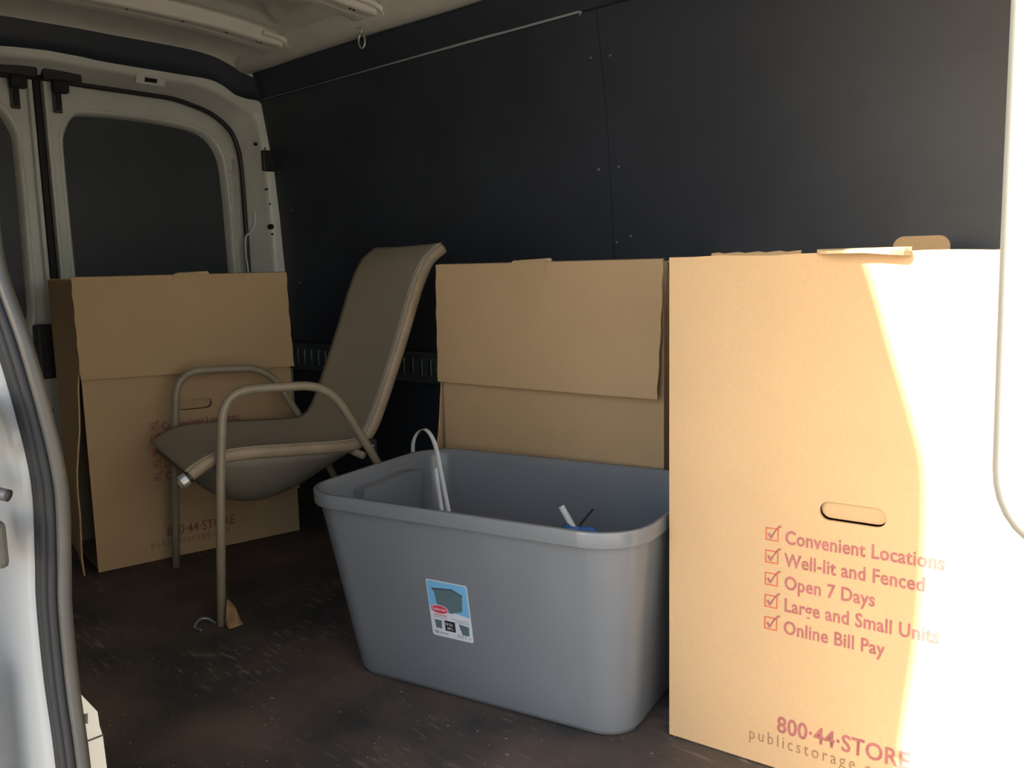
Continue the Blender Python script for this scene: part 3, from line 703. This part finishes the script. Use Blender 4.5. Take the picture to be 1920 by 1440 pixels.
# soften the seat to back transition
for _ in range(3):
    N2 = [r[:] for r in L]
    for i in range(1, n - 1):
        for j in range(1, ns): N2[i][j] = (L[i - 1][j] + L[i][j] * 2 + L[i + 1][j]) / 4
    L = N2
so = MB().grid(L).build('sling', 'sling', ch, True, recalc=False)
md = so.modifiers.new('thickness', 'SOLIDIFY'); md.thickness = 0.003; md.offset = 0
# lower layer of the seat sling, hanging in a belly
UL = []
for i in range(n):
    x = NR[i].x
    if x > 0.44 or NR[i].y > 0.5: break
    k = max(0, min(1, (x + 0.005) / 0.13)); k = k * k * (3 - 2 * k)
    kk = max(0.0, min(1.0, (x + 0.02) / 0.50)); d = 0.175 * math.sin(math.pi * kk ** 0.72) ** 0.85
    UL.append([cp(F1, x, NR[i].y - 0.012 - d * (1 - abs(2 * j / ns - 1) ** 2.2), s_near + (s_far - s_near) * j / ns) for j in range(ns + 1)])
uo = MB().grid(UL).build('sling_underlayer', 'sling_under', ch, True, recalc=False)
md = uo.modifiers.new('thickness', 'SOLIDIFY'); md.thickness = 0.003; md.offset = 0
# stitched hem along the near edge of the back
hem = [L[i][1] + (V(0, 0, 0.0)) for i in range(8, n)]
MB().tube([p - B * 0.003 for p in hem], 0.0011, 6).build('hem_seam', 'sling', so, True)
# cross bars and brackets
MB().tube([cp(F1, 0.432, 0.412, 0), cp(F1, 0.432, 0.412, SW)], 0.011, 12).build('cross_bar', 'tan_metal', ch, True)
MB().tube([cp(F1, 0.03, 0.425, 0), cp(F1, 0.03, 0.43, s_near)], 0.010, 10).build('rail_stub', 'tan_metal', ch, True)
MB().tube([cp(F2, 0.03, 0.425, 0), cp(F2, 0.03, 0.43, -0.045)], 0.010, 10).build('rail_stub', 'tan_metal', ch, True)
MB().tube([cp(F1, 0.722, 1.000, s_near), cp(F1, 0.735, 0.985, SW / 2), cp(F1, 0.722, 1.000, s_far)], 0.010, 10).build('top_bar', 'tan_metal', ch, True)
MB().tube([cp(F1, 0.60, 0.13, 0), cp(F1, 0.60, 0.13, SW)], 0.009, 10).build('rear_stretcher', 'tan_metal', ch, True)
for s in (0.02, SW - 0.02):
    MB().obox(cp(F1, 0.465, 0.432, s), S * 0.02, B * 0.014, Z3 * 0.02).build('hinge_bracket', 'black', ch, bevel=0.003)
    MB().tube([cp(F1, 0.462, 0.435, s - 0.026), cp(F1, 0.462, 0.435, s + 0.026)], 0.006, 10).build('hinge_bolt', 'steel', ch, True)
# brown scrap and a curl of wire at the near front foot
m = MB(); rows = []
for i in range(9):
    q = i / 8; row = []
    for j in range(7):
        r = j / 6
        x = 0.010 + 0.046 * q; h = (0.062 * (1 - q) ** 1.3 + 0.010) * r
        row.append(F1 + V(0.728, 0.686, 0) * (x * 0.9 + 0.012) + V(0.686, -0.728, 0) * (0.012 * math.sin(q * 5 + r * 3) + 0.018 * (1 - r)) + Z3 * (0.0015 + h))
    rows.append(row)
sc_o = m.grid(rows).build('torn_scrap', 'scrap', None, True, recalc=False)
md = sc_o.modifiers.new('thickness', 'SOLIDIFY'); md.thickness = 0.002
tag(sc_o, 'crumpled brown scrap lying against the near front chair foot', 'scrap')
w = [F1 + V(-0.012, -0.01, 0.006), F1 + V(-0.014, -0.030, 0.024), F1 + V(-0.022, -0.048, 0.026), F1 + V(-0.03, -0.060, 0.010), F1 + V(-0.024, -0.060, 0.004), F1 + V(0.0, -0.058, 0.004)]
tag(MB().tube(smooth_pts(w, 6), 0.0035, 8).build('wire_curl', 'screw', None, True), 'small curl of pale wire on the floor by the chair foot', 'wire')

# ================================================================== grey tub
TU = V(0.974, 0.225, 0).normalized(); TV = V(-0.225, 0.974, 0).normalized()
u0, u1, v0, v1, TH = -1.437, -0.600, 1.437, 1.985, 0.452
tc_ = TU * (u0 + u1) / 2 + TV * (v0 + v1) / 2
tub = thing('storage_tub', 'large open grey plastic storage tub with a paper label', 'tub', tuple(tc_))
def ring(ins, z, r, n=8):
    return [TU * a + TV * b + Z3 * z for a, b in rrect(u0 + ins * 0.88, v0 + ins, u1 - ins * 0.62, v1 - ins, r, n)]
def loop_grid(rings, cap0=False, cap1=False):
    m = MB(); k = len(rings[0]); m.grid([r + [r[0]] for r in rings])
    if cap0: m.add(rings[0], [tuple(range(k))])
    if cap1: m.add(rings[-1], [tuple(range(k))])
    return m
LIP = 0.017
def tin(z): return LIP + 0.066 * (1 - z / (TH - 0.03))            # inset of the outer skin by height
outer_r = [ring(tin(0) + 0.012, 0.001, 0.065), ring(tin(0.006) + 0.004, 0.004, 0.07), ring(tin(0.016), 0.016, 0.075)] + [ring(tin(z), z, 0.075 + 0.02 * z / TH) for z in (0.08, 0.16, 0.24, 0.32, 0.38, TH - 0.03)]
body = loop_grid(outer_r, cap0=True).build('tub_body', 'tub', tub, True)
inner_r = [ring(tin(0) + 0.014, 0.008, 0.063), ring(tin(0.02) + 0.004, 0.02, 0.07)] + [ring(tin(z) + 0.004, z, 0.073 + 0.02 * z / TH) for z in (0.1, 0.2, 0.3, 0.38, TH - 0.012)]
ib = loop_grid(inner_r, cap0=True)
ib.build('tub_inside', 'tub', tub, True)
lip = [ring(LIP + 0.001, TH - 0.030, 0.097), ring(0.0035, TH - 0.032, 0.110), ring(0.002, TH - 0.032, 0.111), ring(0.0015, TH - 0.030, 0.1115), ring(0.0, TH - 0.004, 0.113), ring(0.0005, TH - 0.001, 0.1125), ring(0.002, TH, 0.111), ring(0.011, TH, 0.104), ring(0.0125, TH - 0.001, 0.103), ring(LIP + 0.0015, TH - 0.012, 0.098), ring(LIP + 0.003, TH - 0.020, 0.096)]
loop_grid(lip).build('rim', 'tub', tub, True)
# moulded grip ledge on the inner left wall
def tp(u, v, z): return TU * u + TV * v + Z3 * z
ul = u0 + tin(0.37) * 0.88 + 0.004
outl = [(1.625, 0.415), (1.625, 0.385), (1.605, 0.385), (1.605, 0.368), (1.64, 0.368), (1.66, 0.300), (1.86, 0.300), (1.86, 0.415), (1.80, 0.421), (1.70, 0.415)]
a = [tp(ul + 0.028, v, z) for v, z in outl]; b = [tp(ul - 0.004, v, z) for v, z in outl]; k = len(outl)
m = MB(); m.grid([a + [a[0]], b + [b[0]]]); m.add(a, [tuple(range(k))]); m.build('grip_ledge', 'tub', tub, bevel=0.003)
# paper label on the front
vtop = v0 + LIP; slope = 0.066 / (TH - 0.03)
FU = TU; FV = (Z3 - TV * slope).normalized(); FN = FU.cross(FV)          # outward (towards the viewer)
L0 = tp(-1.0955, v0 + tin(0.155), 0.152) + FN * 0.0009
lb = plate('label', rrect(0, 0, 0.106, 0.136, 0.005, 3), [], L0, FU, FV, 0.0006, 'lab_white', tub)
def lp_(name, pts, m, lift): return plate(name, pts, [], L0 + FN * (0.0006 + lift), FU, FV, 0.0002, m, lb)
lp_('label_sky', [(0.002, 0.070), (0.055, 0.066), (0.104, 0.060), (0.104, 0.131), (0.101, 0.134), (0.005, 0.134), (0.002, 0.131)], 'lab_blue', 0.0002)
lp_('label_picture', [(0.024, 0.066), (0.058, 0.062), (0.087, 0.072), (0.091, 0.110), (0.066, 0.121), (0.014, 0.116), (0.016, 0.110), (0.018, 0.110)], 'lab_grey', 0.0005)
lp_('label_picture_edge', [(0.013, 0.117), (0.066, 0.1225), (0.0925, 0.1115), (0.0925, 0.1075), (0.066, 0.1185), (0.014, 0.1125)], 'lab_grey2', 0.0008)
lp_('label_logo_edge', [(0.027 + 0.0235 * math.cos(a), 0.067 + 0.0110 * math.sin(a)) for a in [2 * math.pi * i / 24 for i in range(24)]], 'lab_white', 0.0008)
lp_('label_logo', [(0.027 + 0.022 * math.cos(a), 0.067 + 0.0095 * math.sin(a)) for a in [2 * math.pi * i / 24 for i in range(24)]], 'lab_red', 0.0011)
text('label_logo_text', 'Rubbermaid', L0 + FU * 0.0085 + FV * 0.0645, FU, FV, 0.0090, 'lab_white', lb, xs=0.82, bold=0.0001, off=0.0022)
for y, x0, x1, mm in ((0.052, 0.010, 0.044, 'lab_red'), (0.047, 0.010, 0.044, 'lab_text'), (0.048, 0.052, 0.100, 'lab_text'), (0.043, 0.066, 0.100, 'lab_text')):
    lp_('label_small_print', [(x0, y), (x1, y), (x1, y + 0.0016), (x0, y + 0.0016)], mm, 0.0003)
lp_('label_inset', [(0.012, 0.020), (0.027, 0.020), (0.029, 0.040), (0.010, 0.040)], 'lab_grey', 0.0003)
lp_('label_volume_box', [(0.036, 0.017), (0.063, 0.017), (0.063, 0.042), (0.036, 0.042)], 'lab_black', 0.0003)
text('label_volume_text', '50 Gal', L0 + FU * 0.0375 + FV * 0.0315, FU, FV, 0.0085, 'lab_white', lb, xs=0.86, bold=0.0001, off=0.0016)
text('label_volume_text', '189 L', L0 + FU * 0.0405 + FV * 0.0215, FU, FV, 0.0085, 'lab_white', lb, xs=0.86, bold=0.0001, off=0.0016)
lp_('label_inset', [(0.080, 0.015), (0.097, 0.015), (0.099, 0.037), (0.073, 0.040), (0.076, 0.028)], 'lab_grey', 0.0003)
lp_('label_mark', [(0.007, 0.006), (0.017, 0.006), (0.017, 0.013), (0.007, 0.013)], 'lab_text', 0.0003)
for x in (0.066, 0.070, 0.075, 0.079, 0.086): lp_('label_bar', [(x, 0.006), (x + 0.0022, 0.006), (x + 0.0022, 0.014), (x, 0.014)], 'lab_text', 0.0003)
lp_('label_bar', [(0.096, 0.006), (0.0995, 0.006), (0.0995, 0.010), (0.096, 0.010)], 'lab_text', 0.0003)
lp_('label_small_print', [(0.020, 0.008), (0.042, 0.007), (0.042, 0.010), (0.020, 0.011)], 'lab_text', 0.0003)

# ---- white strap looped over the tub's rear left rim
def ribbon(name, pts, width, side, mt, parent=None, thick=0.0016):
    P = smooth_pts(pts, 8); sd = Vector(side).normalized()
    o = MB().grid([[p - sd * width / 2, p + sd * width / 2] for p in P]).build(name, mt, parent, True, recalc=False)
    md = o.modifiers.new('thickness', 'SOLIDIFY'); md.thickness = thick
    return o
st = thing('plastic_strap', 'white plastic strap looped over the left rim of the grey tub', 'strap', (-1.75, 1.5, 0.4))
ribbon('strap_loop', [(-1.905, 1.60, 0.30), (-1.895, 1.585, 0.39), (-1.875, 1.567, 0.458), (-1.845, 1.56, 0.496), (-1.803, 1.55, 0.512), (-1.762, 1.537, 0.502), (-1.728, 1.524, 0.472), (-1.686, 1.50, 0.420), (-1.615, 1.46, 0.325), (-1.57, 1.44, 0.22), (-1.55, 1.45, 0.02)], 0.0115, (0.75, 0.5, 0.25), 'strap', st)
ribbon('strap_tail', [(-1.704, 1.497, 0.428), (-1.672, 1.478, 0.375), (-1.634, 1.455, 0.318), (-1.585, 1.435, 0.22), (-1.56, 1.445, 0.02)], 0.0115, (0.75, 0.5, 0.25), 'strap', st)
# ---- things in the tub
a = V(-1.293, 1.52, 0.392)
tb = MB().tube([a, a + V(0.20, 0.08, -0.37)], 0.0075, 14).build('white_tube', 'tube_white', None, True)
tag(tb, 'short white plastic tube poking up inside the grey tub', 'tube')
sk = MB().tube([V(-1.278, 1.62, 0.366), V(-1.50, 1.46, 0.025)], 0.0028, 8).build('black_rod', 'black', None, True)
tag(sk, 'thin black rod crossing behind the white tube inside the grey tub', 'rod')
m = MB(); rows = []
for i in range(25):
    th = math.pi * i / 24; row = []
    for j in range(33):
        ph = 2 * math.pi * j / 32
        rr = 1 + 0.16 * math.sin(5 * ph + 3 * th) * math.sin(th) + 0.10 * math.sin(9 * ph - 4 * th) * math.sin(th) + 0.06 * math.sin(13 * th + 2 * ph)
        row.append(V(-1.140, 1.395, 0.205) + TU * (0.095 * math.sin(th) ** 0.6 * math.cos(ph) * rr) + TV * (0.042 * math.sin(th) ** 0.6 * math.sin(ph) * rr) + Z3 * (0.192 * math.copysign(abs(math.cos(th)) ** 0.6, math.cos(th)) * (1 if th > 1.57 else 0.5 + 0.5 * rr)))
    rows.append(row)
bgo = m.grid(rows).build('plastic_bag', 'bluebag', None, True, recalc=False); tag(bgo, 'crumpled blue plastic bag lying in the grey tub', 'bag')
